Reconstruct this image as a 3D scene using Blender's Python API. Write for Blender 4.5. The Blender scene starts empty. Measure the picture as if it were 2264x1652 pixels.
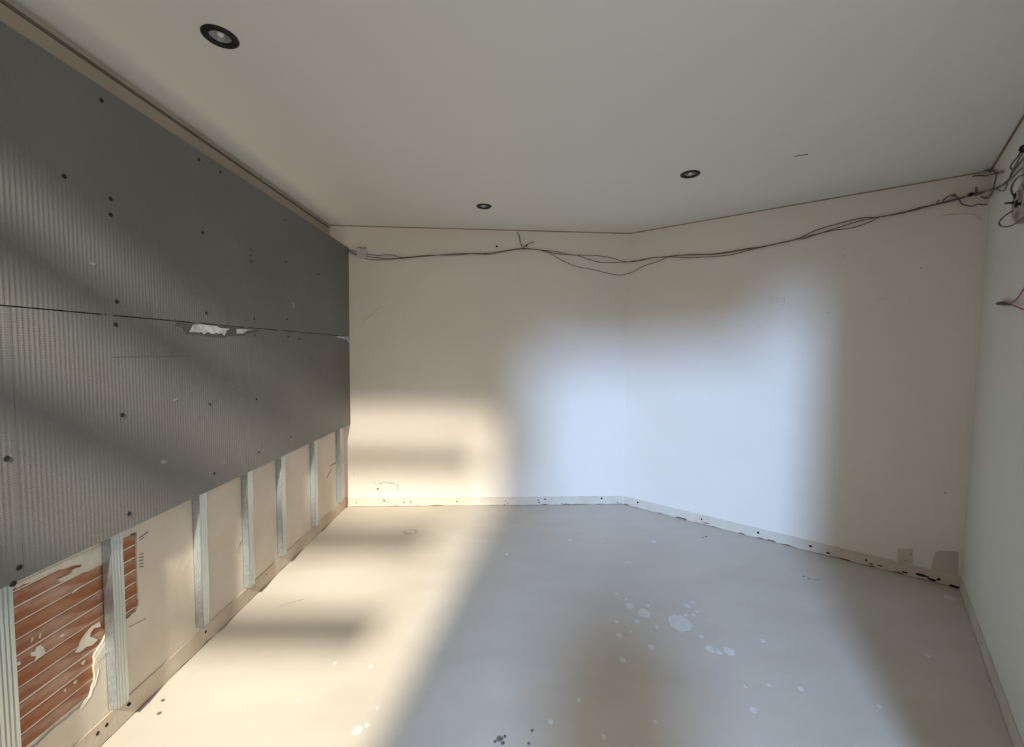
import bpy, bmesh, math, random
from mathutils import Vector, Matrix
from mathutils.geometry import tessellate_polygon
random.seed(7)
S = bpy.context.scene
C = S.collection

# ------------------------------------------------------------------ camera
FW, FH = 2264, 1652
F, PITCH, YAW, ROLL, HC = 912.388, 0.0551, 0.0144, -0.0112, 1.4819
cy_, sy_ = math.cos(YAW), math.sin(YAW)
cp_, sp_ = math.cos(PITCH), math.sin(PITCH)
cr_, sr_ = math.cos(ROLL), math.sin(ROLL)
xr = Vector((cy_, -sy_, 0)); yr = Vector((sy_, cy_, 0)); zr = Vector((0, 0, 1))
FWD = cp_ * yr - sp_ * zr
UP0 = cp_ * zr + sp_ * yr
RIGHT = cr_ * xr - sr_ * UP0
UP = sr_ * xr + cr_ * UP0
EYE = Vector((0, 0, HC))
cd = bpy.data.cameras.new('camera'); cam = bpy.data.objects.new('camera', cd); C.objects.link(cam)
M = Matrix((RIGHT, UP, -FWD)).transposed().to_4x4(); M.translation = EYE
cam.matrix_world = M
cd.sensor_width = 36; cd.lens = 36 * F / FW; cd.clip_start = 0.02
S.camera = cam

# ------------------------------------------------------------------ light and exposure
S.view_settings.view_transform = 'Standard'; S.view_settings.look = 'None'
S.view_settings.gamma = 1; S.view_settings.use_curve_mapping = False
S.view_settings.exposure = 0.88
w = bpy.data.worlds.new('sky'); S.world = w; w.use_nodes = True
bg = w.node_tree.nodes['Background']
bg.inputs['Color'].default_value = (1.0, 0.965, 0.91, 1); bg.inputs['Strength'].default_value = 0.9

def area(name, loc, target, size, power, col, spread=math.pi):
    l = bpy.data.lights.new(name, 'AREA'); l.shape = 'DISK'; l.size = size
    l.energy = power; l.color = col; l.spread = spread
    o = bpy.data.objects.new(name, l); C.objects.link(o); o.location = loc
    o.rotation_euler = (Vector(target) - Vector(loc)).to_track_quat('-Z', 'Y').to_euler()
    return o
SW = (-0.99, -1.5, 3.15)
SB = (-0.86, -3.6, 2.6)
area('warm_daylight', SW, (-1.0, 3.1, 0.0), 0.135, 23.5, (1.0, 0.945, 0.81), math.radians(50))
area('blue_daylight', SB, (0.5, 3.6, 0.7), 0.72, 80, (0.38, 0.60, 1.0), math.radians(90))

# ------------------------------------------------------------------ helpers
def ray(px, py):
    return (FWD * F + RIGHT * (px - FW / 2) + UP * (FH / 2 - py)).normalized()
def hit(px, py, p0, n):
    d = ray(px, py); n = Vector(n)
    return EYE + d * ((Vector(p0) - EYE).dot(n) / d.dot(n))

def mat(name, col, col2=None, scale=6.0, rough=0.85, bump=0.0, bscale=60.0, metal=0.0, spec=0.3, detail=6, lo=0.35, hi=0.65, stretch=None, bdist=0.004):
    m = bpy.data.materials.new(name); m.use_nodes = True
    nt = m.node_tree; N = nt.nodes; L = nt.links
    b = N['Principled BSDF']
    b.inputs['Roughness'].default_value = rough; b.inputs['Metallic'].default_value = metal
    b.inputs['Specular IOR Level'].default_value = spec
    tc = N.new('ShaderNodeTexCoord'); mp = N.new('ShaderNodeMapping')
    L.new(tc.outputs['Object'], mp.inputs['Vector'])
    if stretch: mp.inputs['Scale'].default_value = stretch
    nz = N.new('ShaderNodeTexNoise'); nz.inputs['Scale'].default_value = scale; nz.inputs['Detail'].default_value = detail
    L.new(mp.outputs['Vector'], nz.inputs['Vector'])
    cr = N.new('ShaderNodeValToRGB')
    cr.color_ramp.elements[0].position = lo; cr.color_ramp.elements[1].position = hi
    cr.color_ramp.elements[0].color = (*col, 1); cr.color_ramp.elements[1].color = (*(col2 or [c * 0.93 for c in col]), 1)
    L.new(nz.outputs['Fac'], cr.inputs['Fac']); L.new(cr.outputs['Color'], b.inputs['Base Color'])
    if bump:
        n2 = N.new('ShaderNodeTexNoise'); n2.inputs['Scale'].default_value = bscale; n2.inputs['Detail'].default_value = 5
        L.new(mp.outputs['Vector'], n2.inputs['Vector'])
        bp = N.new('ShaderNodeBump'); bp.inputs['Strength'].default_value = bump; bp.inputs['Distance'].default_value = bdist
        L.new(n2.outputs['Fac'], bp.inputs['Height']); L.new(bp.outputs['Normal'], b.inputs['Normal'])
    return m

def obj(name, verts, faces, m, parent=None, smooth=False):
    me = bpy.data.meshes.new(name); me.from_pydata([tuple(v) for v in verts], [], faces); me.update()
    bm = bmesh.new(); bm.from_mesh(me); bmesh.ops.recalc_face_normals(bm, faces=bm.faces); bm.to_mesh(me); bm.free()
    if smooth:
        for p in me.polygons: p.use_smooth = True
    me.materials.append(m)
    o = bpy.data.objects.new(name, me); C.objects.link(o)
    if parent: adopt(o, parent)
    return o
def adopt(o, parent):
    o.parent = parent
    o.matrix_parent_inverse = Matrix.Translation(-parent.location) if parent.type == 'EMPTY' else Matrix()
def tag(o, label, cat, group=None, kind=None):
    o['label'] = label; o['category'] = cat
    if group: o['group'] = group
    if kind: o['kind'] = kind
    return o
def thing(name, loc, label, cat, group=None):
    o = bpy.data.objects.new(name, None); C.objects.link(o); o.location = loc; o.empty_display_size = 0.05
    return tag(o, label, cat, group)

class MB:
    def __init__(s): s.v = []; s.f = []
    def add(s, v, f):
        k = len(s.v); s.v += [Vector(a) for a in v]; s.f += [[i + k for i in q] for q in f]; return s
    def hexa(s, p):   # p: 8 points, bottom 4 then top 4
        return s.add(p, [(0, 3, 2, 1), (4, 5, 6, 7), (0, 1, 5, 4), (1, 2, 6, 5), (2, 3, 7, 6), (3, 0, 4, 7)])
    def box(s, x0, x1, y0, y1, z0, z1):
        return s.hexa([(x0, y0, z0), (x1, y0, z0), (x1, y1, z0), (x0, y1, z0), (x0, y0, z1), (x1, y0, z1), (x1, y1, z1), (x0, y1, z1)])
    def prism(s, outer, holes, f, w0, w1):
        """polygon (with holes) in (u,v), swept from w0 to w1, f(u,v,w) -> point"""
        loops = [outer] + list(holes); flat = [p for l in loops for p in l]
        tris = tessellate_polygon([[Vector((a, b, 0)) for a, b in l] for l in loops])
        n = len(flat)
        v = [f(a, b, w0) for a, b in flat] + [f(a, b, w1) for a, b in flat]
        fc = [tuple(t) for t in tris] + [tuple(i + n for i in t) for t in tris]
        k = 0
        for l in loops:
            m = len(l)
            for i in range(m): a, b = k + i, k + (i + 1) % m; fc.append((a, b, b + n, a + n))
            k += m
        return s.add(v, fc)
    def tube(s, pts, r, n=6, caps=True, r1=None):
        pts = [Vector(p) for p in pts]; m = len(pts); rings = []
        prev = None
        for i, p in enumerate(pts):
            t = (pts[min(i + 1, m - 1)] - pts[max(i - 1, 0)]).normalized()
            a = prev if prev is not None else (Vector((0, 0, 1)) if abs(t.z) < 0.9 else Vector((1, 0, 0)))
            a = (a - t * a.dot(t)).normalized(); prev = a; b = t.cross(a)
            rr = r if r1 is None else r + (r1 - r) * i / (m - 1)
            rings.append([p + (a * math.cos(2 * math.pi * k / n) + b * math.sin(2 * math.pi * k / n)) * rr for k in range(n)])
        f = []
        for i in range(m - 1):
            for k in range(n):
                f.append((i * n + k, i * n + (k + 1) % n, (i + 1) * n + (k + 1) % n, (i + 1) * n + k))
        if caps: f += [tuple(range(n))[::-1], tuple((m - 1) * n + k for k in range(n))]
        return s.add([v for q in rings for v in q], f)
    def lathe(s, prof, c, ax, n=32, close=False):
        """profile [(r,h)], revolved about axis ax at c"""
        ax = Vector(ax).normalized(); a = ax.orthogonal().normalized(); b = ax.cross(a); c = Vector(c)
        v = []
        for r, h in prof:
            for k in range(n):
                t = 2 * math.pi * k / n; v.append(c + ax * h + (a * math.cos(t) + b * math.sin(t)) * max(r, 1e-5))
        f = []; m = len(prof)
        for i in range(m if close else m - 1):
            j = (i + 1) % m
            for k in range(n): f.append((i * n + k, i * n + (k + 1) % n, j * n + (k + 1) % n, j * n + k))
        return s.add(v, f)
    def build(s, name, m, parent=None, smooth=False): return obj(name, s.v, s.f, m, parent, smooth)

def smooth_path(pts, k=5):
    """Catmull-Rom through the points"""
    P = [Vector(p) for p in pts]; out = []
    for i in range(len(P) - 1):
        a, b, c, d = P[max(i - 1, 0)], P[i], P[i + 1], P[min(i + 2, len(P) - 1)]
        for j in range(k):
            t = j / k
            out.append(0.5 * (2 * b + (c - a) * t + (2 * a - 5 * b + 4 * c - d) * t * t + (3 * b - a - 3 * c + d) * t ** 3))
    return out + [P[-1]]

def blob(cu, cv, ru, rv, n=14, jit=0.25):
    ph = random.random() * 6; return [(cu + ru * (1 + random.uniform(-jit, jit)) * math.cos(2 * math.pi * i / n + ph),
                                       cv + rv * (1 + random.uniform(-jit, jit)) * math.sin(2 * math.pi * i / n + ph)) for i in range(n)]

# ------------------------------------------------------------------ room geometry
H = 2.6
XL, XP, XU = -1.4921, -1.4426, -1.638          # plaster face, board face, upper wall face
ZB, ZS, ZT = 0.7825, 1.5952, 2.3996            # board bottom, seam, board top
def yA(x): return 3.8271 + 0.0409 * (x - XL)
A0 = Vector((XU - 0.1, yA(XU - 0.1), 0)); AB = Vector((1.1541, yA(1.1541), 0)); BR = Vector((2.9056, 2.5085, 0))
RD = Vector((-1.1459, -1.2543, 0)).normalized(); RE = BR + RD * 2.60       # right wall runs back to its end
UA = (AB - A0).normalized(); UB = (BR - AB).normalized()
def inward(u): return Vector((u.y, -u.x, 0))    # walls run left to right seen from inside: the room is on the right hand
NA, NB, NR = inward(UA), inward(UB), inward(RD)
YR = -0.2                                       # inner face of the wall behind the camera
def onA(px, py, off=0.0): return hit(px, py, A0 + NA * off, NA)
def onB(px, py, off=0.0): return hit(px, py, AB + NB * off, NB)
def onR(px, py, off=0.0): return hit(px, py, BR + NR * off, NR)
def onL(px, py, x=XL): return hit(px, py, (x, 0, 0), (1, 0, 0))
def onF(px, py): return hit(px, py, (0, 0, 0), (0, 0, 1))
def onC(px, py): return hit(px, py, (0, 0, H), (0, 0, 1))
fA = lambda u, v, w_: A0 + UA * u + NA * w_ + Vector((0, 0, v))
fB = lambda u, v, w_: AB + UB * u + NB * w_ + Vector((0, 0, v))
fR = lambda u, v, w_: BR + RD * u + NR * w_ + Vector((0, 0, v))
fL = lambda u, v, w_: Vector((XL + w_, u, v))
fF = lambda u, v, w_: Vector((u, v, w_))
def uvA(px, py): p = onA(px, py); return ((p - A0).dot(UA), p.z)
def uvB(px, py): p = onB(px, py); return ((p - AB).dot(UB), p.z)
def uvR(px, py): p = onR(px, py); return ((p - BR).dot(RD), p.z)
def uvL(px, py, x=XL): p = onL(px, py, x); return (p.y, p.z)
def uvF(px, py): p = onF(px, py); return (p.x, p.y)

# ------------------------------------------------------------------ materials
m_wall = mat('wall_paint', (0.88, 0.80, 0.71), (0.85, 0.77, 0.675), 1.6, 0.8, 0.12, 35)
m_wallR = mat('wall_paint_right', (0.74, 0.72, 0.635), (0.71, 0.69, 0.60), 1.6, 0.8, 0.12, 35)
m_ceil = mat('ceiling_paint', (0.80, 0.775, 0.70), (0.78, 0.755, 0.68), 0.8, 0.85, 0.04, 20)
m_floor = mat('screed', (0.635, 0.58, 0.50), (0.595, 0.54, 0.46), 2.2, 0.52, 0.10, 26, spec=0.35, stretch=(1, 2.2, 1))
m_plaster = mat('old_plaster', (0.74, 0.655, 0.545), (0.66, 0.57, 0.46), 3.0, 0.9, 0.35, 30)
m_strip = mat('raw_plaster', (0.66, 0.565, 0.45), (0.54, 0.44, 0.33), 6, 0.95, 0.5, 50)
m_stripA = mat('raw_plaster_pale', (0.74, 0.66, 0.55), (0.66, 0.57, 0.46), 6, 0.95, 0.5, 50)
m_stripR = mat('raw_plaster_grey', (0.66, 0.61, 0.52), (0.56, 0.50, 0.41), 6, 0.95, 0.4, 50)
m_grime_shade = mat('grime_and_gap_shade', (0.17, 0.12, 0.08), (0.30, 0.22, 0.15), 20, 0.95)  # dark brown for wall marks and for painted gap shade
m_trim = mat('cornice', (0.53, 0.455, 0.35), (0.48, 0.41, 0.31), 4, 0.8)
m_gap_shade = mat('seam', (0.34, 0.27, 0.20), (0.42, 0.34, 0.26), 9, 0.9)  # brown painted in place of the shadow gap under the ceiling
m_brick = [mat('brick_%d' % i, a, b, 17, 0.9, 0.6, 70, lo=0.42, hi=0.66, detail=9, stretch=(1, .5, 1.3)) for i, (a, b) in enumerate([
    ((0.36, 0.135, 0.060), (0.44, 0.235, 0.14)), ((0.37, 0.155, 0.080), (0.54, 0.35, 0.25)), ((0.34, 0.145, 0.080), (0.49, 0.31, 0.22))])]
m_mortar = mat('mortar', (0.86, 0.80, 0.68), (0.76, 0.69, 0.57), 18, 0.95, 0.5, 60)
m_dust = mat('lime_residue', (0.80, 0.76, 0.67), (0.70, 0.64, 0.54), 25, 0.95, 0.5, 70)
m_black = mat('black_plastic', (0.012, 0.012, 0.011), (0.018, 0.018, 0.016), 20, 0.45)
m_dark = mat('dark_hole', (0.02, 0.017, 0.014), (0.035, 0.03, 0.025), 40, 0.9)
m_refl = mat('reflector', (0.50, 0.50, 0.48), (0.44, 0.44, 0.42), 30, 0.3, metal=0.3)
m_glass = mat('lamp_glass', (0.90, 0.90, 0.88), None, 5, 0.12, spec=0.8)
m_cable = mat('brown_cable', (0.15, 0.112, 0.082), (0.20, 0.155, 0.12), 30, 0.6)
m_white = mat('white_plastic', (0.72, 0.68, 0.62), (0.66, 0.62, 0.56), 30, 0.5)
m_pink = mat('pink_cable', (0.42, 0.075, 0.17), (0.48, 0.12, 0.22), 30, 0.5)
m_gypsum = mat('torn_paper', (0.68, 0.69, 0.69), (0.36, 0.37, 0.36), 26, 0.95)
m_torn = mat('torn_edge', (0.12, 0.12, 0.112), (0.09, 0.09, 0.085), 40, 0.9)
m_splash = mat('white_paint', (0.76, 0.75, 0.72), (0.70, 0.68, 0.64), 30, 0.7)
m_mark = mat('pencil', (0.40, 0.35, 0.29), (0.50, 0.44, 0.37), 60, 0.9)
m_chip = mat('debris', (0.14, 0.12, 0.10), (0.22, 0.19, 0.16), 60, 0.9)

def galv(name, a, b, sc):
    m = mat(name, a, b, sc, 0.38, 0.1, 90, metal=0.75, lo=0.4, hi=0.6, spec=0.5)
    nt = m.node_tree; nz = [n for n in nt.nodes if n.type == 'TEX_NOISE'][0]
    vo = nt.nodes.new('ShaderNodeTexVoronoi'); vo.inputs['Scale'].default_value = sc
    cr = [n for n in nt.nodes if n.type == 'VALTORGB'][0]
    nt.links.new(vo.outputs['Color'], cr.inputs['Fac'])
    return m
m_galv = galv('galvanised_steel', (0.56, 0.60, 0.585), (0.50, 0.54, 0.53), 60)
m_spangle = galv('spangled_steel', (0.66, 0.72, 0.75), (0.30, 0.34, 0.36), 150)

def board_mat():
    m = mat('grey_board', (0.180, 0.176, 0.160), (0.158, 0.152, 0.137), 2.0, 0.48, spec=0.5)
    nt = m.node_tree; N = nt.nodes; L = nt.links; b = N['Principled BSDF']
    tc = N.new('ShaderNodeTexCoord'); sx = N.new('ShaderNodeSeparateXYZ'); L.new(tc.outputs['Object'], sx.inputs[0])
    mu = N.new('ShaderNodeMath'); mu.operation = 'MULTIPLY'; mu.inputs[1].default_value = 2 * math.pi / 0.0075
    L.new(sx.outputs['Z'], mu.inputs[0])
    nz = N.new('ShaderNodeTexNoise'); nz.inputs['Scale'].default_value = 70; L.new(tc.outputs['Object'], nz.inputs['Vector'])
    ad = N.new('ShaderNodeMath'); ad.operation = 'MULTIPLY_ADD'; ad.inputs[1].default_value = 7; L.new(nz.outputs['Fac'], ad.inputs[0]); L.new(mu.outputs[0], ad.inputs[2])
    si = N.new('ShaderNodeMath'); si.operation = 'SINE'; L.new(ad.outputs[0], si.inputs[0])
    bp = N.new('ShaderNodeBump'); bp.inputs['Strength'].default_value = 0.16; bp.inputs['Distance'].default_value = 0.0005
    L.new(si.outputs[0], bp.inputs['Height']); L.new(bp.outputs['Normal'], b.inputs['Normal'])
    return m
m_board = board_mat()

# ------------------------------------------------------------------ structure
def struct(o, label=None, cat=None):
    o['kind'] = 'structure'
    if label: o['label'] = label; o['category'] = cat
    return o
# downlight places (holes in the ceiling)
LAMPS = [onC(487, 81), onC(1070, 456), onC(1526, 385)]
RL = 0.058
def circ(c, r, n=28): return [(c.x + r * math.cos(2 * math.pi * i / n), c.y + r * math.sin(2 * math.pi * i / n)) for i in range(n)]
foot = [(XU - 0.1, YR - 0.1), (XU - 0.1, A0.y + 0.1), (AB.x + 0.03, AB.y + 0.12), (BR.x + 0.15, BR.y + 0.02), (RE.x + 0.1, RE.y - 0.1), (RE.x + 0.1, YR - 0.1)]
floor = struct(MB().prism(foot, [], fF, -0.12, 0.0).build('floor', m_floor), 'pale beige screed floor with white paint splashes', 'floor')
NY = 0.22
footc = [(XU - 0.1, NY)] + foot[1:] + [(-0.75, YR - 0.1), (-0.75, NY)]  # corner notched to let the warm light in
ceiling = struct(MB().prism(footc, [circ(p, RL * 0.72) for p in LAMPS], fF, H, H + 0.03).build('ceiling', m_ceil), 'smooth off-white ceiling with three recessed lamps', 'ceiling')
struct(MB().prism(footc, [], fF, H + 0.16, H + 0.26).build('ceiling_slab', m_ceil), 'concrete slab above the suspended ceiling', 'ceiling')
LA, LB, LR = (AB - A0).length, (BR - AB).length, (RE - BR).length
wall_back = struct(MB().prism([(0, 0), (LA, 0), (LA, H + .15), (0, H + .15)], [], fA, 0, -0.1).build('wall_back', m_wall), 'straight cream back wall with cables strung near its top', 'wall')
wall_angled = struct(MB().prism([(0, 0), (LB, 0), (LB, H + .15), (0, H + .15)], [], fB, 0, -0.1).build('wall_angled', m_wall), 'angled cream wall in the right half of the room', 'wall')
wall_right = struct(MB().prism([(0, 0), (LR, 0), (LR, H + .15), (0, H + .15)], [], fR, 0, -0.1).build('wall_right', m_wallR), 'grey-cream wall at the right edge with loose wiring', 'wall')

# left wall: plaster skin with a broken opening that bares the bricks
def cpx(p): return (p[0] / 3.29, 1150 + p[1] / 3.29)
HOLE = [(-250, 700), (60, 530), (105, 500), (200, 460), (330, 400), (430, 362), (520, 336), (595, 322), (590, 336), (540, 356), (515, 385), (470, 415), (420, 435), (440, 448), (560, 405), (690, 352), (760, 318), (850, 250), (905, 128), (950, 112),
        (1000, 90), (998, 250), (1004, 400), (1005, 540), (1010, 610), (985, 665), (930, 712), (860, 760), (790, 800), (740, 900), (700, 960), (680, 1000), (690, 1100), (685, 1180), (650, 1280), (580, 1370), (450, 1470), (330, 1580), (250, 1650), (100, 1780), (-250, 2050)]
hole_uv = [uvL(*cpx(p)) for p in HOLE]
hole2 = []
for i, (a, b) in enumerate(hole_uv):
    c, d = hole_uv[(i + 1) % len(hole_uv)]
    for t in (0, 0.33, 0.67): hole2.append((a + (c - a) * t + random.uniform(-.003, .003), b + (d - b) * t + random.uniform(-.003, .003)))
yEnd = yA(XL)
WL = MB().prism([(YR, 0), (yEnd, 0), (yEnd, 2.30), (YR, 2.30)], [hole2], fL, 0, -0.010)
wall_left = struct(WL.build('wall_left', m_plaster), 'old beige plaster wall behind the grey boards with bared bricks', 'wall')
obj('masonry_backing', *(lambda b: (b.v, b.f))(MB().box(XL - 0.11, XL - 0.0090, YR, yEnd, 0, 2.30)), m_mortar, wall_left)
obj('upper_wall', *(lambda b: (b.v, b.f))(MB().box(XU - 0.1, XU, YR, yA(XU), 2.30, H + .15)), m_wall, wall_left)
# bricks
z1 = uvL(40, 1343)[1]; PITCHZ = 0.0512
proto_brick = {}
for r in range(-9, 6):
    z0 = z1 + r * PITCHZ
    if z0 < 0.02 or z0 > 0.80: continue
    for c in range(3):
        y0 = 1.238 + (c - 1) * 0.361; y1 = y0 + 0.359
        k = (r + c * 2) % 3
        if k not in proto_brick:
            h, l, e = (PITCHZ - 0.0062) / 2, 0.1795, 0.0012
            b = MB().hexa([(-.02, -l, -h), (-.02, l, -h), (-.02, l, h), (-.02, -l, h), (.0045, -l + e, -h + e), (.0045, l - e, -h + e), (.0045, l - e, h - e), (.0045, -l + e, h - e)])
            # a band midway for a crisper arris
            b.add([(.002, -l, -h), (.002, l, -h), (.002, l, h), (.002, -l, h)], [])
            me_o = MB().add([(-.02, -l, -h), (-.02, l, -h), (-.02, l, h), (-.02, -l, h), (.002, -l, -h), (.002, l, -h), (.002, l, h), (.002, -l, h), (.0045, -l + e, -h + e), (.0045, l - e, -h + e), (.0045, l - e, h - e), (.0045, -l + e, h - e)],
                            [(0, 1, 2, 3), (0, 1, 5, 4), (1, 2, 6, 5), (2, 3, 7, 6), (3, 0, 4, 7), (4, 5, 9, 8), (5, 6, 10, 9), (6, 7, 11, 10), (7, 4, 8, 11), (8, 9, 10, 11)])
            o = me_o.build('brick', m_brick[k]); proto_brick[k] = o
        else:
            o = proto_brick[k].copy(); C.objects.link(o)
        o.parent = wall_left
        o.scale.z = 1.07 if r in (-2, -5, 1) and c == 1 else 1.0
        o.location = (XL - 0.0115 + random.uniform(0, .0012), (y0 + y1) / 2, z0 + PITCHZ / 2)
# lime residue smeared over the bricks
RES = [[(555, 965), (580, 920), (600, 870), (640, 820), (680, 775), (735, 740), (745, 775), (690, 790), (670, 820), (665, 850), (700, 860), (722, 872), (680, 912), (640, 922), (590, 962)],
       [(258, 1035), (275, 990), (240, 992), (232, 965), (265, 955), (275, 925), (305, 908), (330, 930), (345, 972), (300, 1000)],
       [(445, 842), (470, 825), (482, 835), (455, 852)], [(130, 1040), (155, 1022), (163, 1048), (140, 1062)], [(600, 1050), (612, 1030), (632, 1015), (618, 1052)],
       [(235, 890), (245, 850), (253, 853), (245, 885)], [(545, 1195), (548, 1175), (575, 1160), (560, 1192)], [(295, 860), (300, 825), (312, 822), (305, 858)],
       [(478, 1250), (474, 1235), (490, 1225), (488, 1250)], [(440, 580), (435, 570), (455, 562), (460, 572)], [(530, 535), (545, 515), (605, 475), (600, 488), (548, 528)]]
for q in RES:
    MB().prism([uvL(*cpx(p)) for p in q], [], fL, -0.012, -0.0045).build('lime_residue', m_dust, wall_left)
# thick pale break line of the plaster
BL = [(715, 1085), (712, 1120), (700, 1160), (690, 1200), (668, 1235), (660, 1275), (635, 1310), (610, 1345), (585, 1372)]
MB().tube([onL(*cpx(p)) for p in BL], 0.0016, 5).build('plaster_break', m_dust, wall_left)
MB().prism([uvL(*cpx(p)) for p in [(690, 1010), (720, 960), (770, 880), (800, 830), (800, 900), (770, 960), (740, 1010), (700, 1040)]], [], fL, -0.002, 0.0012).build('plaster_patch', m_dust, wall_left)
MB().prism([uvL(*cpx(p)) for p in [(110, 470), (300, 380), (560, 262), (752, 178), (752, 300), (690, 330), (600, 310), (520, 325), (330, 390), (200, 450), (108, 492)]], [], fL, -0.002, 0.0012).build('plaster_patch', m_dust, wall_left)
def lmark(p0, p1, r=0.0016, m=m_chip, off=0.001):
    a = onL(*p0, XL + off); b = onL(*p1, XL + off); MB().tube([a, b], r, 5).build('scratch_mark', m, wall_left)
for k in range(5): lmark(cpx((1015, 250 + 23 * k)), cpx((1042, 245 + 23 * k)))
lmark(cpx((1015, 130)), cpx((1080, 85))); lmark(cpx((1015, 150)), cpx((1050, 125)), .001)
lmark(cpx((950, 112)), cpx((985, 98)), .004); lmark(cpx((940, 780)), cpx((1060, 718)), .0008)
lmark((538, 1192), (541, 1188), .004); lmark((530, 1203), (540, 1190), .0015); lmark((524, 1222), (531, 1203), .001)
lmark((729, 1031), (742, 1023), .003); lmark((725, 1050), (735, 1035), .002); lmark((723, 1057), (727, 1048), .0015)

# strips of bare plaster where the skirting was taken off
def strip(name, f, u0, u1, m, hgt, jag, label, thick=0.005, step=0.05):
    n = max(6, int((u1 - u0) / step)); top = []; bot = []
    for i in range(n + 1):
        u = u0 + (u1 - u0) * i / n
        top.append((u, hgt + random.uniform(-.0015, .0015))); bot.append((u, max(0.0005, 0.004 + random.uniform(-jag, jag) * (random.random() ** 2) * 1.6)))
    o = MB().prism(bot + top[::-1], [], f, 0.0, thick).build(name, m)
    MB().prism([(u0, 0.0), (u1, 0.0), (u1, 0.012), (u0, 0.012)], [], f, 0.0, 0.0015).build('gap_shade_line', m_grime_shade, o)  # dark strip painted in place of gap shade at the wall foot
    return struct(o, label, 'baseboard')
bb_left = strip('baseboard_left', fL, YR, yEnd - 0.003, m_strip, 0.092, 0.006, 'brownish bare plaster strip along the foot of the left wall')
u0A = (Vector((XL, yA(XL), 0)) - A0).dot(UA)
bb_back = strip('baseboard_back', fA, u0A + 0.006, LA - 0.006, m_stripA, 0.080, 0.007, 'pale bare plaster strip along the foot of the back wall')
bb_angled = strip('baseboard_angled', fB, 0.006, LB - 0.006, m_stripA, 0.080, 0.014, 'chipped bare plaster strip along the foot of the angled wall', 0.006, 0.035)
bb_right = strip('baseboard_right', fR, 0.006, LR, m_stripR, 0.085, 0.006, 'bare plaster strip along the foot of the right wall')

def dot(p, n, r, m, parent, name='plug_hole'):
    n = Vector(n); return MB().lathe([(0, 0.0012), (r * 0.7, 0.0012), (r, 0.0004), (r, -0.004), (0, -0.004)], p, n, 10).build(name, m, parent)
for px, py, r in [(1010, 1109, .007), (1205, 1104, .008), (1330, 1102, .009), (908, 1110, .006), (893, 1111, .006), (788, 1111, .005), (1117, 1108, .005), (1242, 1113, .005), (1365, 1112, .005)]:
    dot(onA(px, py, 0.005), NA, r, m_dark, bb_back)
for px, py, r in [(1410, 1111, .008), (1551, 1148, .007), (1676, 1178, .009), (1792, 1208, .009), (1915, 1239, .007)]:
    dot(onB(px, py, 0.006), NB, r, m_dark, bb_angled)
for px, py, r in [(455, 1397, .007), (285, 1557, .007), (236, 1603, .007), (216, 1622, .007), (590, 1270, .005)]:
    dot(onL(px, py, XL + 0.005), (1, 0, 0), r, m_dark, bb_left)
dot(onR(2170, 1423, 0.005), NR, 0.006, m_grime_shade, bb_right)
for px, py, r in [(850, 1107, .010), (856, 1110, .008), (846, 1102, .006), (1190, 1106, .008), (1192, 1111, .009), (1115, 1116, .007), (1122, 1113, .006)]:
    MB().prism(blob(*uvA(px, py), r, r * .7, 9, .4), [], fA, 0.003, 0.006).build('chipped_spot', m_chip, bb_back)
for px, py, ru, rv in [(2040, 1272, .030, .009), (2060, 1281, .022, .008), (2000, 1265, .014, .006), (2075, 1280, .010, .008), (1830, 1222, .012, .006), (2110, 1296, .03, .008), (1925, 1246, .012, .004), (1945, 1250, .014, .004)]:
    MB().prism(blob(*uvB(px, py), ru, rv, 11, .35), [], fB, 0.003, 0.0075).build('chipped_hole', m_dark, bb_angled)
MB().prism(blob(*uvB(1560, 1156), .035, .006, 11, .35), [], fB, 0.003, 0.0075).build('red_chip', m_brick[1], bb_angled)

# wall marks
def wall_patch(f, uv, px, parent, m, name='plaster_patch', t=0.0012):
    MB().prism([uv(*p) for p in px], [], f, -0.001, t).build(name, m, parent)
wall_patch(fB, uvB, [(1984, 1212), (2018, 1214), (2018, 1248), (1984, 1243)], wall_angled, m_stripA)
wall_patch(fB, uvB, [(2066, 1222), (2078, 1217), (2119, 1220), (2118, 1288), (2090, 1278), (2058, 1262)], wall_angled, m_stripR)
dot(onB(2015, 1225), NB, .008, m_dark, wall_angled); dot(onB(2002, 1240), NB, .005, m_grime_shade, wall_angled)
dot(onA(1098, 545), NA, .009, m_dark, wall_back); dot(onA(835, 1081), NA, .010, m_grime_shade, wall_back)
for px, py, r in [(820, 1083, .005), (829, 1069, .007), (810, 1097, .006), (845, 1097, .008), (782, 1049, .005), (1021, 1085, .004)]:
    MB().prism(blob(*uvA(px, py), r, r * .7, 8, .4), [], fA, -0.001, 0.001).build('wall_mark', m_mark, wall_back)
def scribble(pts, f, parent, r=0.0010, m=m_mark):
    MB().tube(smooth_path([f(*p, 0.0008) for p in pts], 4), r, 4).build('pencil_mark', m, parent)
scribble([(838, 1070), (852, 1067), (866, 1069), (872, 1069)], onA, wall_back, .003)
scribble([(877, 1070), (880, 1078), (880, 1086)], onA, wall_back, .003)
scribble([(1042, 872), (1041, 885), (1042, 898)], onA, wall_back, .0006)
scribble([(803, 712), (820, 698), (838, 680)], onA, wall_back, .0022, m_stripA)
for q in [[(1702, 672), (1704, 658), (1709, 657), (1709, 672)], [(1714, 658), (1722, 659), (1716, 666), (1722, 668)], [(1728, 660), (1734, 662), (1733, 672), (1727, 676)],
          [(1938, 664), (1952, 661), (1966, 663)], [(2010, 655), (2011, 663), (2010, 671)], [(1672, 728), (1678, 722), (1684, 724)], [(1690, 732), (1697, 728)],
          [(2113, 726), (2119, 729)], [(1796, 575), (1802, 563), (1810, 560)], [(1826, 690), (1836, 691)]]:
    scribble(q, onB, wall_angled, .0011, m_stripA)
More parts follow.
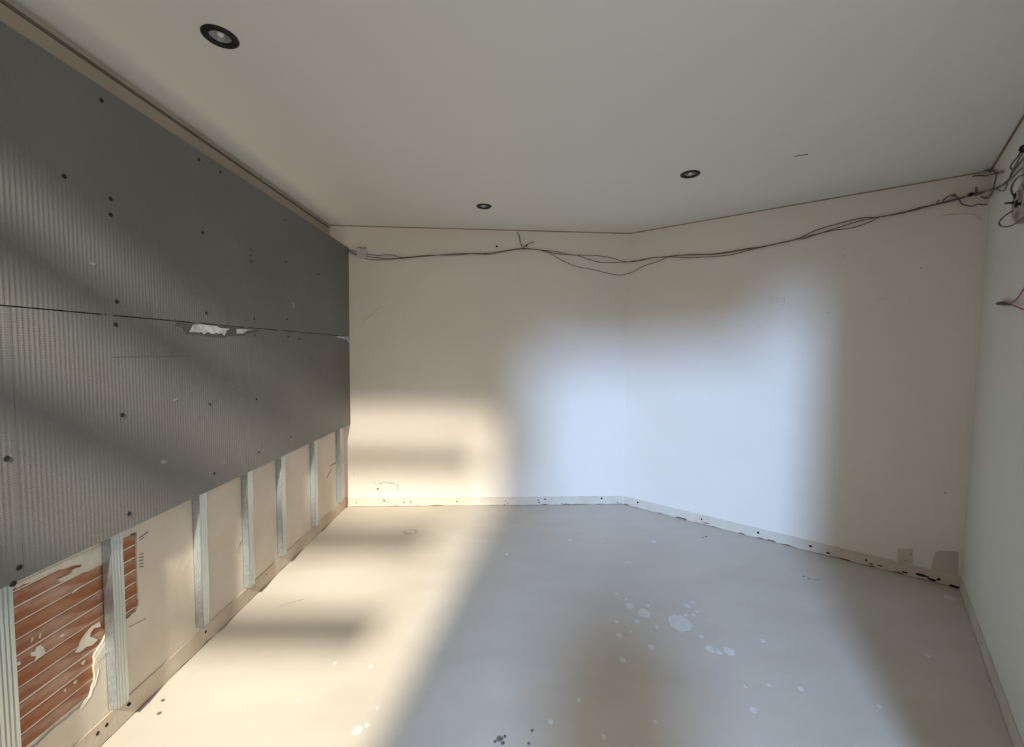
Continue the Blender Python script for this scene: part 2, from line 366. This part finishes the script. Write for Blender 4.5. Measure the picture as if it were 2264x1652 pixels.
scribble([(2085, 476), (2120, 474), (2148, 474), (2160, 481), (2170, 488)], onB, wall_angled, .003, m_stripA)
for px, py in [(2036, 592), (1864, 566), (2090, 1090)]: dot(onB(px, py), NB, .004, m_mark, wall_angled, 'wall_mark')

# thin strips painted as the shadow gap under the ceiling, cornice on the left
MB().prism([(0, H - 0.008), (LA, H - 0.008), (LA, H), (0, H)], [], fA, 0, 0.003)
struct(MB().prism([(0, H - 0.008), (LA, H - 0.008), (LA, H), (0, H)], [], fA, 0, 0.003).build('gap_shade_1', m_gap_shade), 'thin brown strip painted as gap shadow where back wall meets ceiling', 'seam')
struct(MB().prism([(0, H - 0.008), (LB, H - 0.008), (LB, H), (0, H)], [], fB, 0, 0.003).build('gap_shade_2', m_gap_shade), 'thin brown strip painted as gap shadow where angled wall meets ceiling', 'seam')
struct(MB().prism([(0, H - 0.016), (LR, H - 0.016), (LR, H), (0, H)], [], fR, 0, 0.004).build('gap_shade_3', m_grime_shade), 'dark brown strip painted as gap shadow where right wall meets ceiling', 'seam')
ye = yA(XU) - 0.001
struct(MB().box(XU, XU + 0.030, NY, ye, H - 0.022, H).box(XU, XU + 0.004, NY, ye, H - 0.036, H - 0.022).build('trim_4', m_trim), 'narrow beige cornice ridge against the ceiling on the left', 'cornice')
struct(MB().box(XU, XU + 0.026, NY, ye, H - 0.16, H - 0.036).build('trim_5', m_trim), 'beige cornice band between grey boards and ceiling ridge', 'cornice')

# ------------------------------------------------------------------ wall behind the camera: doorway, low pier and slatted window added unseen to shape the light
m_ext = mat('render_outside', (0.66, 0.64, 0.60), (0.60, 0.58, 0.54), 3, 0.9, 0.2, 30)
DX0, DX1, DZ = -0.56, RE.x - 0.04, 2.10
WX0, WX1, WZ0, WZ1 = -1.47, -0.755, 1.30, 2.65
xw0, xw1 = XU - 0.1, RE.x + 0.6
rear = [(xw0, 0), (DX0, 0), (DX0, 1.48), (-0.35, 1.48), (-0.35, DZ), (0.55, DZ), (0.55, DZ + 0.15), (DX1, DZ + 0.15), (DX1, 0), (xw1, 0), (xw1, H + .15), (-0.70, H + .15), (-0.70, 2.95), (xw0, 2.95)]  # doorway outline stepped to shape the blue light patch
fY = lambda u, v, w_: Vector((u, YR + w_, v))
wall_rear = struct(MB().prism(rear, [[(WX0, WZ0), (WX1, WZ0), (WX1, WZ1), (WX0, WZ1)]], fY, 0.0, -0.12).build('wall_rear', m_wall), 'unseen wall behind the viewpoint, doorway and slatted window added to shape light', 'wall')
struct(MB().box(XU - .1, -0.75, NY, NY + .02, H, 2.95).box(-0.77, -0.75, YR, NY, H, 2.95).box(XU - .1, -0.75, YR, NY + .02, 2.95, 3.0).box(XU - .1, XU, YR, NY, H, 2.95).build('added_recess', m_ceil), 'unseen ceiling recess added to let the warm light pass', 'ceiling')  # recess added so the warm light clears the ceiling edge
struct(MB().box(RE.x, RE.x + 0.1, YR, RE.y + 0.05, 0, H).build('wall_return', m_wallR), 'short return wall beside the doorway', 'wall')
struct(MB().box(-0.22, 0.13, YR - 0.30, YR - 0.14, 0, 1.20).build('added_pier', m_ext), 'unseen low pier added outside the doorway to cast a floor shadow', 'wall')  # added out of view to cast the dark patch on the floor
# outside, all unseen: ground and shaft walls added to block stray light
struct(MB().box(-6, 6, -8, YR - 0.1, -0.2, -0.02).build('added_ground', m_ext), 'unseen ground added outside the doorway to block light from below', 'added ground')  # unseen ground, added to keep sky light from entering from below
struct(MB().box(-0.755, -0.715, -1.75, YR - 0.12, -0.02, 3.3).build('block_wall', m_ext), 'unseen wall added to keep the warm and blue light apart', 'wall')  # added out of view to stop warm light spilling through the doorway
struct(MB().box(xw0, -0.715, -1.85, -1.75, -0.02, 3.3).build('block_wall_end', m_ext), 'unseen wall added to enclose the warm light at its rear', 'wall')
struct(MB().box(xw0 - 0.1, xw0, -1.85, YR - 0.12, -0.02, 3.3).build('block_wall_side', m_ext), 'unseen wall added to enclose the warm light at its side', 'wall')
win = struct(MB().box(WX0, WX0 + .03, YR - .09, YR - .05, WZ0, WZ1).box(WX1 - .02, WX1, YR - .09, YR - .05, WZ0, WZ1).box(WX0, WX1, YR - .09, YR - .05, WZ0, WZ0 + .03).build('added_window', m_white), 'unseen high window with slats added to band the warm light', 'window')
for k, z in enumerate((2.53, 2.32, 2.075)):
    o = MB().box(WX0 + .02, (-0.825, -0.885, -0.885)[k], YR - .08, YR - .055, z - 0.034, z + 0.034).build('added_slat', m_white, win)  # slats added and spaced to cast the shade bands

# ------------------------------------------------------------------ steel studs on the left wall
XF = XP - 0.0130
def stud_y(px, py): return onL(px, py, XF).y
STUDS = [(2, 47, 1640, 0.03, None), (258, 289, 1562, None, (258, 1572)), (447, 468, 1385, None, (446, 1392)), (551, 566, 1297, None, (552, 1301)), (623, 637, 1230, None, (625, 1232)), (694, 708, 1160, None, (697, 1166)), (747, 764, 1100, None, (749, 1116))]
sl = ['bright steel stud cut off by the left picture edge beside bared bricks', 'steel stud crossing the patch of bared red bricks',
      'steel stud just right of the bared bricks, third from the left', 'steel stud with a crack in the plaster on its left',
      'middle steel stud of the right-hand four, over clean plaster', 'second to last steel stud towards the back corner', 'last and shortest-looking steel stud, in the back corner']
SWD = 0.047
for i, (xa, xb, py, zb, bot) in enumerate(STUDS):
    ya, yb = stud_y(xa, py), stud_y(xb, py); yc = yb - SWD / 2 if i == 0 else (ya + yb) / 2
    z0 = max(0.10, onL(*bot, XF).z) if bot else 0.10
    z1_ = ZT - 0.02
    t = thing('steel_stud', (XL, yc, z0), sl[i], 'stud', 'steel studs on the left wall')
    h = SWD / 2; dep = XF - XL
    # front web with two pressed grooves
    prof = [(-h, 0), (-h * .62, 0), (-h * .5, -.0038), (-h * .38, 0), (-h * .12, 0), (0, -.0038), (h * .12, 0), (h * .38, 0), (h * .5, -.0038), (h * .62, 0), (h, 0)]
    v = []; f = []
    for (y, d) in prof:
        for (x, z) in ((XF + d, z0), (XF + d, z1_), (XF + d - .0012, z1_), (XF + d - .0012, z0)): v.append((x, yc + y, z))
    for k in range(len(prof) - 1):
        a, b = 4 * k, 4 * k + 4
        for q in range(4): f.append((a + q, a + (q + 1) % 4, b + (q + 1) % 4, b + q))
    f += [(0, 1, 2, 3), tuple(4 * (len(prof) - 1) + q for q in range(4))]
    obj('web', v, f, m_galv, t)
    for s in (-1, 1):
        y0, y1 = yc + s * h, yc + s * (h - .0012)
        fl = MB().box(XL + .0005, XF - .0002, min(y0, y1), max(y0, y1), z0, z1_).build('flange', m_spangle, t)
        y2 = yc + s * (h - .010)
        MB().box(XL + .0003, XL + .0016, min(y0, y2), max(y0, y2), z0, z1_).build('lip', m_galv, t)
# fixing screw at the foot of the second stud
lmark((283, 1560), (287, 1555), .006, m_dark, .02)

# ------------------------------------------------------------------ grey boards
PITCH_R, RIB = 0.0142, 0.0003
def board(name, y0, y1, z0, z1, label):
    xs = []
    n = int((y1 - y0) / PITCH_R)
    prof = [(0, 0), (.12, .0), (.24, .7), (.34, 1), (.62, 1), (.72, .7), (.84, 0)]
    for k in range(n):
        for t, d in prof: xs.append((y0 + (k + t) * PITCH_R, -RIB * d))
    xs.append((y1, 0))
    v = []; f = []
    for y, d in xs: v += [(XP + d, y, z0), (XP + d, y, z1), (XF + .0003, y, z1), (XF + .0003, y, z0)]
    for k in range(len(xs) - 1):
        a, b = 4 * k, 4 * k + 4
        for q in range(4): f.append((a + q, a + (q + 1) % 4, b + (q + 1) % 4, b + q))
    f += [(0, 1, 2, 3), tuple(4 * (len(xs) - 1) + q for q in range(4))]
    return tag(obj(name, v, f, m_board), label, 'board', 'grey boards on the left wall')
yJ = onL(50, 1215, XP).y
yB = yA(XP) - 0.004
b_up = board('wall_board', YR + .02, yB, ZS + .0019, ZT, 'long dark grey ribbed board in the upper row, under the cornice')
b_lo = board('wall_board', yJ + .0004, yB, ZB, ZS - .0019, 'long grey ribbed board in the lower row with a torn white spot')
b_le = board('wall_board', YR + .02, yJ - .0004, ZB, ZS - .0019, 'short end of lower grey board at the left picture edge')
def screw(px, py, parent, r=.0065):
    p = onL(px, py, XP)
    MB().lathe([(0, .0006), (r * .35, .0004), (r * .4, .0016), (r * .85, .0018), (r, .0004), (r, -.003)], p, (1, 0, 0), 10).build('screw', m_black, parent)
for px, py in [(224, 222), (440, 353), (245, 440), (245, 475), (448, 515), (258, 667), (456, 692), (487, 380), (630, 486), (633, 580), (704, 606), (562, 705), (635, 706), (142, 390)]:
    screw(px, py, b_up, .0075 if px < 470 else .006)
for px, py in [(256, 718), (270, 918), (285, 1136), (474, 1047), (464, 894), (563, 742), (637, 744), (662, 750), (567, 883), (572, 1000), (643, 966), (690, 796)]:
    screw(px, py, b_lo, .0085 if px < 300 else .0065)
for px, py in [(14, 1014), (43, 1255), (30, 1291)]: screw(px, py, b_le, .0085)
fP = lambda u, v, w_: Vector((XP + w_, u, v))
uvP = lambda px, py: uvL(px, py, XP)
def bpoly(pts, m, parent, name, t=.0010): MB().prism([uvP(*p) for p in pts], [], fP, -0.002, t).build(name, m, parent)
k7 = lambda x, y: (350 + x / 5.03, 650 + y / 5.03)
bpoly([k7(*p) for p in [(200, 310), (290, 312), (400, 330), (800, 352), (1110, 400), (1120, 412), (980, 440), (960, 462), (760, 470), (735, 490), (600, 480), (400, 455), (300, 440), (260, 380), (190, 350)]], m_torn, b_lo, 'torn_edge', .0006)
bpoly([k7(*p) for p in [(385, 342), (480, 335), (560, 350), (640, 355), (690, 380), (800, 385), (760, 410), (735, 465), (715, 455), (705, 430), (690, 445), (660, 440), (640, 430), (620, 445), (580, 440), (560, 425), (540, 430), (500, 450), (490, 430), (420, 425), (345, 425), (370, 380)]], m_gypsum, b_lo, 'torn_patch', .0012)
bpoly([k7(*p) for p in [(865, 388), (960, 392), (1090, 398), (980, 412), (945, 442), (870, 440)]], m_gypsum, b_lo, 'torn_patch', .0012)
bpoly([k7(*p) for p in [(1960, 470), (2120, 474), (2122, 545), (2085, 505), (2020, 492)]], m_gypsum, b_lo, 'torn_patch', .0012)
m_scuff = mat('scuff', (0.36, 0.36, 0.34), (0.25, 0.25, 0.23), 60, 0.8)
bpoly([(383, 885), (398, 879), (398, 881), (384, 888)], m_scuff, b_lo, 'scuff', .0008)
bpoly([(355, 1020), (362, 1016), (370, 1020), (366, 1026), (358, 1027)], m_scuff, b_lo, 'scuff', .0005)
bpoly([(646, 670), (649, 668), (652, 676), (650, 682), (647, 680)], m_scuff, b_up, 'scuff', .0005)
bpoly([(197, 583), (205, 580), (213, 584), (208, 588)], m_scuff, b_up, 'scuff', .0004)
for q in [[(551, 552), (555, 551), (561, 556), (559, 558)], [(548, 566), (553, 563), (561, 566), (557, 568)], [(549, 578), (554, 575), (562, 578), (558, 581)]]: bpoly(q, m_torn, b_up, 'print_mark', .0004)
for a, b in [((328, 640), (331, 702)), ((350, 662), (350, 678)), ((322, 670), (326, 700)), ((498, 672), (499, 718))]:
    MB().tube([onL(*a, XP), onL(*b, XP)], .0008, 4).build('scratch', m_torn, b_up)
MB().tube([onL(245, 789, XP), onL(330, 788, XP), onL(420, 787, XP)], .0008, 4).build('scratch', m_torn, b_lo)
# crack in the plaster beside the fourth stud
for q in [[(540, 1196), (534, 1199), (530, 1206), (528, 1215), (526, 1224)]]:
    MB().tube(smooth_path([onL(*p, XL) for p in q], 4), .002, 5).build('plaster_crack', m_strip, wall_left)

# ------------------------------------------------------------------ recessed ceiling lamps
ll = ['large-looking black-ringed ceiling lamp near the grey boards', 'smallest black-ringed ceiling lamp close to the back wall', 'black-ringed ceiling lamp on the right near the angled wall']
for i, p in enumerate(LAMPS):
    t = thing('ceiling_lamp', (p.x, p.y, H), ll[i], 'lamp', 'recessed ceiling lamps')
    dn = (0, 0, -1)
    MB().lathe([(RL * .60, -.010), (RL * .60, .004), (RL * .66, .0065), (RL * .92, .0060), (RL, .0025), (RL, 0), (RL * .71, 0), (RL * .71, -.010)], p, dn, 36, True).build('ring', m_black, t, True)
    MB().lathe([(RL * .60, -.002), (RL * .55, -.012), (RL * .42, -.024), (RL * .25, -.030), (0.0, -.032)], p, dn, 32).build('reflector', m_refl, t, True)
    q = Vector(p); q.z = H
    MB().lathe([(0, -.001), (.008, -.002), (.013, -.007), (.013, -.020), (.008, -.028)], q, dn, 16).build('bulb', m_glass, t, True)
# slit in the ceiling
a, b = onC(1757, 345.5), onC(1786, 341)
dv = (b - a).normalized(); nv = Vector((-dv.y, dv.x, 0)) * 0.006
MB().hexa([a - nv * .3 + Vector((0, 0, -.0015)), b - nv * .6 + Vector((0, 0, -.0015)), b + nv * .6 + Vector((0, 0, -.0015)), a + nv * .3 + Vector((0, 0, -.0015)),
           a - nv * .3 + Vector((0, 0, .002)), b - nv * .6 + Vector((0, 0, .002)), b + nv * .6 + Vector((0, 0, .002)), a + nv * .3 + Vector((0, 0, .002))]).build('ceiling_slit', m_dark, ceiling)
dot(onA(1397, 512.5, .002), NA, .010, m_grime_shade, wall_back, 'wall_mark')

# ------------------------------------------------------------------ cables along the walls
def on_wall(px, py, off):
    cA = 1391.5
    if px < cA: return onA(px, py, off)
    xc = 2190 - (py - 378) * 0.0701
    return onB(px, py, off) if px < xc else onR(px, py, off)
c5 = lambda x, y: (680 + x / 2.83, 420 + y / 2.83)
c6 = lambda x, y: (1400 + x / 2.62, 230 + y / 2.62)
c7 = lambda x, y: (2000 + x / 3.178, 200 + y / 3.177)
CAB = [
 [c5(*p) for p in [(235, 372), (262, 376), (310, 388), (375, 415), (500, 430), (590, 425), (740, 412), (930, 402), (1130, 395), (1240, 380), (1310, 368), (1360, 366), (1430, 372), (1480, 380), (1560, 400), (1680, 408), (1760, 435), (1850, 455), (1990, 452)]]
 + [c6(*p) for p in [(30, 905), (100, 892), (200, 884), (330, 872), (450, 870), (560, 855), (620, 843), (760, 825), (860, 802), (960, 778), (1050, 735), (1200, 690), (1330, 660), (1420, 655), (1550, 630), (1650, 605), (1760, 578), (1890, 545), (2000, 520), (2090, 490), (2150, 465), (2200, 420), (2264, 360), (2330, 300)]],
 [c5(*p) for p in [(235, 380), (262, 384), (330, 408), (370, 400), (440, 412), (500, 405), (560, 415), (600, 424), (760, 409), (930, 408), (1060, 396), (1150, 402), (1230, 385), (1340, 368), (1480, 378), (1580, 390), (1660, 408), (1800, 410), (1900, 425), (1990, 450)]]
 + [c6(*p) for p in [(40, 908), (120, 890), (230, 887), (330, 890), (540, 878), (680, 845), (800, 818), (900, 795), (960, 782), (990, 780), (1080, 750), (1200, 712), (1320, 675), (1420, 656), (1560, 632), (1660, 600), (1760, 582), (1890, 550), (1990, 515), (2090, 495), (2170, 440), (2210, 380), (2264, 310), (2320, 250)]],
 [c5(*p) for p in [(235, 390), (262, 394), (300, 405), (370, 432), (430, 438), (560, 432), (700, 418), (930, 400), (1050, 400), (1140, 403), (1250, 382), (1340, 370), (1450, 375), (1540, 410), (1600, 445), (1680, 478), (1780, 497), (1860, 517), (1940, 533), (1980, 530), (2000, 524)]]
 + [c6(*p) for p in [(0, 972), (70, 935), (140, 915), (215, 882), (330, 875), (500, 868), (700, 835), (880, 800), (970, 776), (1100, 745), (1170, 730), (1280, 715), (1380, 680), (1430, 655), (1600, 622), (1760, 580), (1900, 542), (2000, 525), (2090, 488), (2125, 503), (2150, 500), (2168, 460), (2190, 400), (2215, 350), (2264, 270), (2320, 200)]],
]
lab = ['brown cable running straightest along both walls below the ceiling', 'thin brown cable looping slightly above its neighbours on the angled wall', 'brown cable that sags lowest near the corner of the two walls']
for i, px in enumerate(CAB):
    pts = [on_wall(x, y, 0.007 + 0.004 * i) for x, y in px]
    tag(MB().tube(smooth_path(pts, 3), 0.0028, 6).build('wall_cable', m_cable, None, True), lab[i], 'cable', 'cables strung along the walls')
# tie where the cables are held
t = thing('cable_tie', onA(1160, 548, 0.004), 'twisted wire tie with loose ends holding the cables on back wall', 'wire tie')
MB().tube(smooth_path([onA(*c5(*p), 0.014) for p in [(1310, 266), (1324, 284), (1330, 320), (1342, 355), (1358, 368)]], 4), 0.0034, 6).build('wire_end', m_cable, t, True)
MB().tube(smooth_path([onA(*c5(*p), 0.016) for p in [(1345, 370), (1362, 352), (1390, 335), (1420, 326)]], 4), 0.0032, 6).build('wire_end', m_cable, t, True)
MB().lathe([(0, -.008), (.007, -.005), (.009, 0), (.007, .006), (0, .009)], onA(*c5(1369, 348), 0.014), NA, 10).build('knot', m_dark, t, True)
# white junction box on the back wall
cu, cv = uvA(801, 561); 
t = thing('junction_box', fA(cu, cv, 0), 'small square white junction box at the left end of cables', 'junction box')
e = 0.044
MB().prism([(cu - e, cv - e), (cu + e * .9, cv - e), (cu + e, cv + e * .9), (cu - e * .9, cv + e)], [], fA, 0.0, 0.026).build('box_body', m_white, t)
MB().prism([(cu - e * .8, cv - e * .8), (cu + e * .75, cv - e * .8), (cu + e * .8, cv + e * .75), (cu - e * .75, cv + e * .8)], [circ(Vector((cu, cv, 0)), .018, 16)], fA, 0.026, 0.031).build('lid', m_white, t)
MB().lathe([(.012, 0), (.012, .003), (.007, .004), (0, .003)], fA(cu, cv, 0.026), NA, 16).build('screw_cap', m_stripA, t)
for k in range(4):
    MB().tube([fA(cu - .03 + .022 * k, cv + e - .004, .012), fA(cu - .032 + .023 * k, cv + e + .010 + .004 * (k % 2), .013)], .0045, 6).build('gland', m_chip, t)

# ------------------------------------------------------------------ wiring tangle in the right corner
def wire(name, pts, f, r, m, label, cat, off=0.012, group=None):
    return tag(MB().tube(smooth_path([f(*p, off) for p in pts], 4), r, 6).build(name, m, None, True), label, cat, group)
wire('loose_wire', [c7(*p) for p in [(555, 562), (605, 560), (650, 580), (690, 572)]], on_wall, .004, m_cable, 'short stiff wire end up in the corner under the ceiling', 'wire', .010)
wire('loose_wire', [c7(*p) for p in [(478, 605), (520, 597), (570, 600), (615, 590), (645, 585), (640, 620), (630, 660), (615, 710), (590, 752), (560, 755), (535, 745)]], on_wall, .0036, m_cable, 'bent wire dropping from the corner to the cable bundle', 'wire', .020)
wire('loose_wire', [c7(*p) for p in [(385, 765), (395, 790), (430, 808), (480, 812), (520, 798), (545, 803), (583, 798)]], on_wall, .0034, m_cable, 'thin wire end curling below the cable bundle near the corner', 'wire', .018)
wire('loose_wire', [c7(*p) for p in [(205, 805), (225, 795), (240, 770)]], on_wall, .0032, m_cable, 'tiny wire stub poking up from the cables on angled wall', 'wire', .018)
wire('loose_wire', [c7(*p) for p in [(265, 785), (290, 755), (325, 738), (360, 742), (385, 760), (420, 745)]], on_wall, .0034, m_cable, 'small wire arch above the cables left of the connector', 'wire', .018)
wire('loose_wire', [c7(*p) for p in [(752, 850), (700, 885), (665, 925), (675, 950), (720, 958), (780, 935), (845, 885), (900, 840)]], onR, .0036, m_cable, 'wide wire loop hanging below the broken socket', 'wire', .038)
wire('loose_wire', [c7(*p) for p in [(760, 735), (750, 690), (770, 640), (805, 605), (845, 590), (900, 560)]], onR, .0036, m_cable, 'wire curving up over the broken socket', 'wire', .030)
wire('loose_wire', [c7(*p) for p in [(752, 555), (745, 535), (765, 500), (795, 465), (815, 430), (840, 400), (900, 340)]], onR, .0034, m_cable, 'thin wavy wire rising along the right wall above bundle', 'wire', .020)
wire('loose_wire', [c7(*p) for p in [(755, 580), (775, 545), (790, 520), (839, 480), (900, 430)]], onR, .0042, m_cable, 'thicker straight wire at the right picture edge above socket', 'wire', .032)
t = thing('wire_connector', onB(*c7(500, 730), 0.02), 'dark terminal connector with a stub on the cables near corner', 'connector')
MB().tube([onB(*c7(*p), 0.022) for p in [(445, 738), (470, 728), (520, 722), (560, 715)]], .010, 8, True, .006).build('body', m_chip, t)
MB().tube([onB(*c7(505, 722), 0.022), onB(*c7(503, 678), 0.022)], .0045, 6).build('stub', m_cable, t)
MB().lathe([(0, -.010), (.010, -.006), (.012, 0), (.010, .007), (0, .011)], onB(*c7(465, 732), 0.026), NB, 10).build('cap', m_dark, t, True)
tag(MB().lathe([(0, -.008), (.008, -.005), (.010, 0), (.008, .006), (0, .009)], onB(*c7(347, 738), 0.016), NB, 10).build('wire_nut', m_chip, None, True), 'small brown wire nut on the arch above the cables', 'wire nut')
tag(MB().lathe([(0, -.014), (.013, -.009), (.017, 0), (.014, .010), (0, .016)], onR(*c7(838, 408), 0.016), NR, 10).build('wire_nut', m_dark, None, True), 'dark wire nut at the very right picture edge', 'wire nut')
# broken socket in the right wall
pc = onR(*c7(848, 790), 0); cu, cv = (pc - BR).dot(RD), pc.z
t = thing('broken_socket', pc, 'broken round wall socket with torn plaster at right picture edge', 'socket')
m_sock = mat('socket_plaster', (0.50, 0.46, 0.40), (0.30, 0.25, 0.20), 22, 0.9, 0.6, 60)
n = 22
RS = 0.088
rim = [(cu + RS * (1 + random.uniform(-.16, .14)) * math.cos(2 * math.pi * i / n), cv + RS * .95 * (1 + random.uniform(-.16, .14)) * math.sin(2 * math.pi * i / n)) for i in range(n)]
MB().prism(rim, [], fR, 0.0, 0.020).build('torn_plaster', m_sock, t)
MB().prism([(cu + (a - cu) * .7, cv + (b - cv) * .7) for a, b in rim], [], fR, 0.020, 0.030).build('socket_base', m_sock, t)
for px, py, r in [(790, 740, .014), (800, 795, .018), (900, 760, .016)]:
    MB().lathe([(0, .010), (r * .8, .010), (r, .004), (r, -.012)], onR(*c7(px, py), 0.026), NR, 12).build('terminal', m_dark, t)
MB().tube([onR(*c7(770, 788), .03), onR(*c7(705, 792), .045)], .006, 6, True, .003).build('pin', m_dark, t)
MB().prism([(cu - .01, cv + RS * .8), (cu + .10, cv + RS * .6), (cu + .10, cv + .24), (cu + .025, cv + .24)], [], fR, 0.0, 0.016).build('torn_plaster', m_sock, t)
# pink wires with black connector
t = thing('wire_connector', onR(2222, 672, 0), 'black connector with two pink wires on the right wall', 'connector')
MB().tube([onR(2206, 671, .014), onR(2216, 671, .016)], .0075, 8, True, .009).build('plug', m_black, t)
MB().tube([onR(2216, 671, .016), onR(2234, 673, .016)], .0095, 8, True, .005).build('body', m_black, t)
MB().tube(smooth_path([onR(*p, .016) for p in [(2232, 673), (2242, 676), (2254, 681), (2268, 686), (2300, 692)]], 4), .0032, 6).build('pink_wire', m_pink, t, True)
MB().tube(smooth_path([onR(*p, .020) for p in [(2232, 672), (2244, 665), (2254, 654), (2264, 638), (2290, 600)]], 4), .0026, 6).build('pink_wire', m_pink, t, True)

# ------------------------------------------------------------------ floor: paint splashes and debris
SP = [(1424, 1356, 12), (1392, 1340, 8), (1503, 1378, 22), (1364, 1375, 4), (1409, 1375, 5), (1452, 1387, 4), (1370, 1406, 6), (1532, 1332, 4), (1520, 1340, 6), (1517, 1361, 4), (1534, 1360, 4), (1541, 1352, 3), (1551, 1407, 4), (1570, 1435, 8), (1590, 1443, 5), (1612, 1440, 9), (1440, 1432, 7), (1376, 1460, 6),
      (1687, 1417, 4), (1944, 1562, 3), (1665, 1570, 5), (1700, 1515, 3), (790, 1615, 9), (812, 1604, 4), (740, 1467, 4), (820, 1475, 4), (834, 1566, 3), (660, 1548, 3), (1218, 1597, 5), (1335, 1630, 5), (1448, 1597, 4), (1120, 1226, 4), (2050, 1450, 4), (2100, 1322, 7), (1280, 1548, 4), (1384, 1325, 3), (1432, 1339, 3), (1648, 1518, 3), (1770, 1523, 4), (1387, 1376, 2), (1395, 1397, 3), (1363, 1313, 3), (1388, 1243, 3), (1260, 1194, 4), (1445, 1198, 5), (1334, 1196, 3)]
for px, py, r in SP:
    p = onF(px, py); d = p.length; ru = r * (p - EYE).length / F * 0.85
    MB().prism(blob(p.x, p.y, ru, ru * 1.25, 20, .17), [], fF, -0.0005, 0.0009).build('paint_splash', m_splash, floor)
CH = [(1105, 1636, 10), (1116, 1630, 6), (1112, 1645, 7), (1095, 1641, 6), (1176, 1617, 6), (1169, 1645, 5), (1561, 1187, 5), (1554, 1189, 3), (1776, 1275, 4), (1787, 1280, 3), (352, 1578, 6), (360, 1550, 6)]
cl = ['largest dark plaster chip at the bottom edge of the floor', 'dark chip behind the largest one at the bottom edge', 'dark chip right of the largest at the bottom edge', 'dark chip left of the largest at the bottom edge', 'lone grey chip upper of a pair right of the dark chips', 'lone grey chip lower of a pair right of the dark chips',
      'dark crumb on the floor below the angled wall', 'tiny crumb beside the dark crumb below the angled wall', 'dark crumb on the shaded floor before the angled wall', 'tiny crumb right of the one before the angled wall', 'crumb on the floor near the second stud, nearer one', 'crumb on the floor near the second stud, farther one']
for (px, py, r), l in zip(CH, cl):
    p = onF(px, py); ru = r * (p - EYE).length / F * .42
    tag(MB().prism(blob(p.x, p.y, ru, ru * .8, 7, .35), [], fF, 0.0, ru * .5).build('plaster_chip', m_chip), l, 'debris', 'chips lying on the floor')
def fline(pts, r, m): MB().tube([onF(*p) for p in pts], r, 4).build('floor_scratch', m, floor)
fline([(617, 1342), (640, 1334), (672, 1325)], .0012, m_chip); fline([(412, 1500), (440, 1482)], .002, m_mark)
fline([(1785, 1280), (1812, 1282)], .001, m_chip); fline([(1842, 1598), (1860, 1612)], .002, m_mark)
p = onF(908, 1176)
MB().prism(blob(p.x, p.y, .055, .045, 14, .15), [blob(p.x, p.y, .040, .030, 12, .15)], fF, -0.0005, 0.0006).build('floor_stain', m_mark, floor)
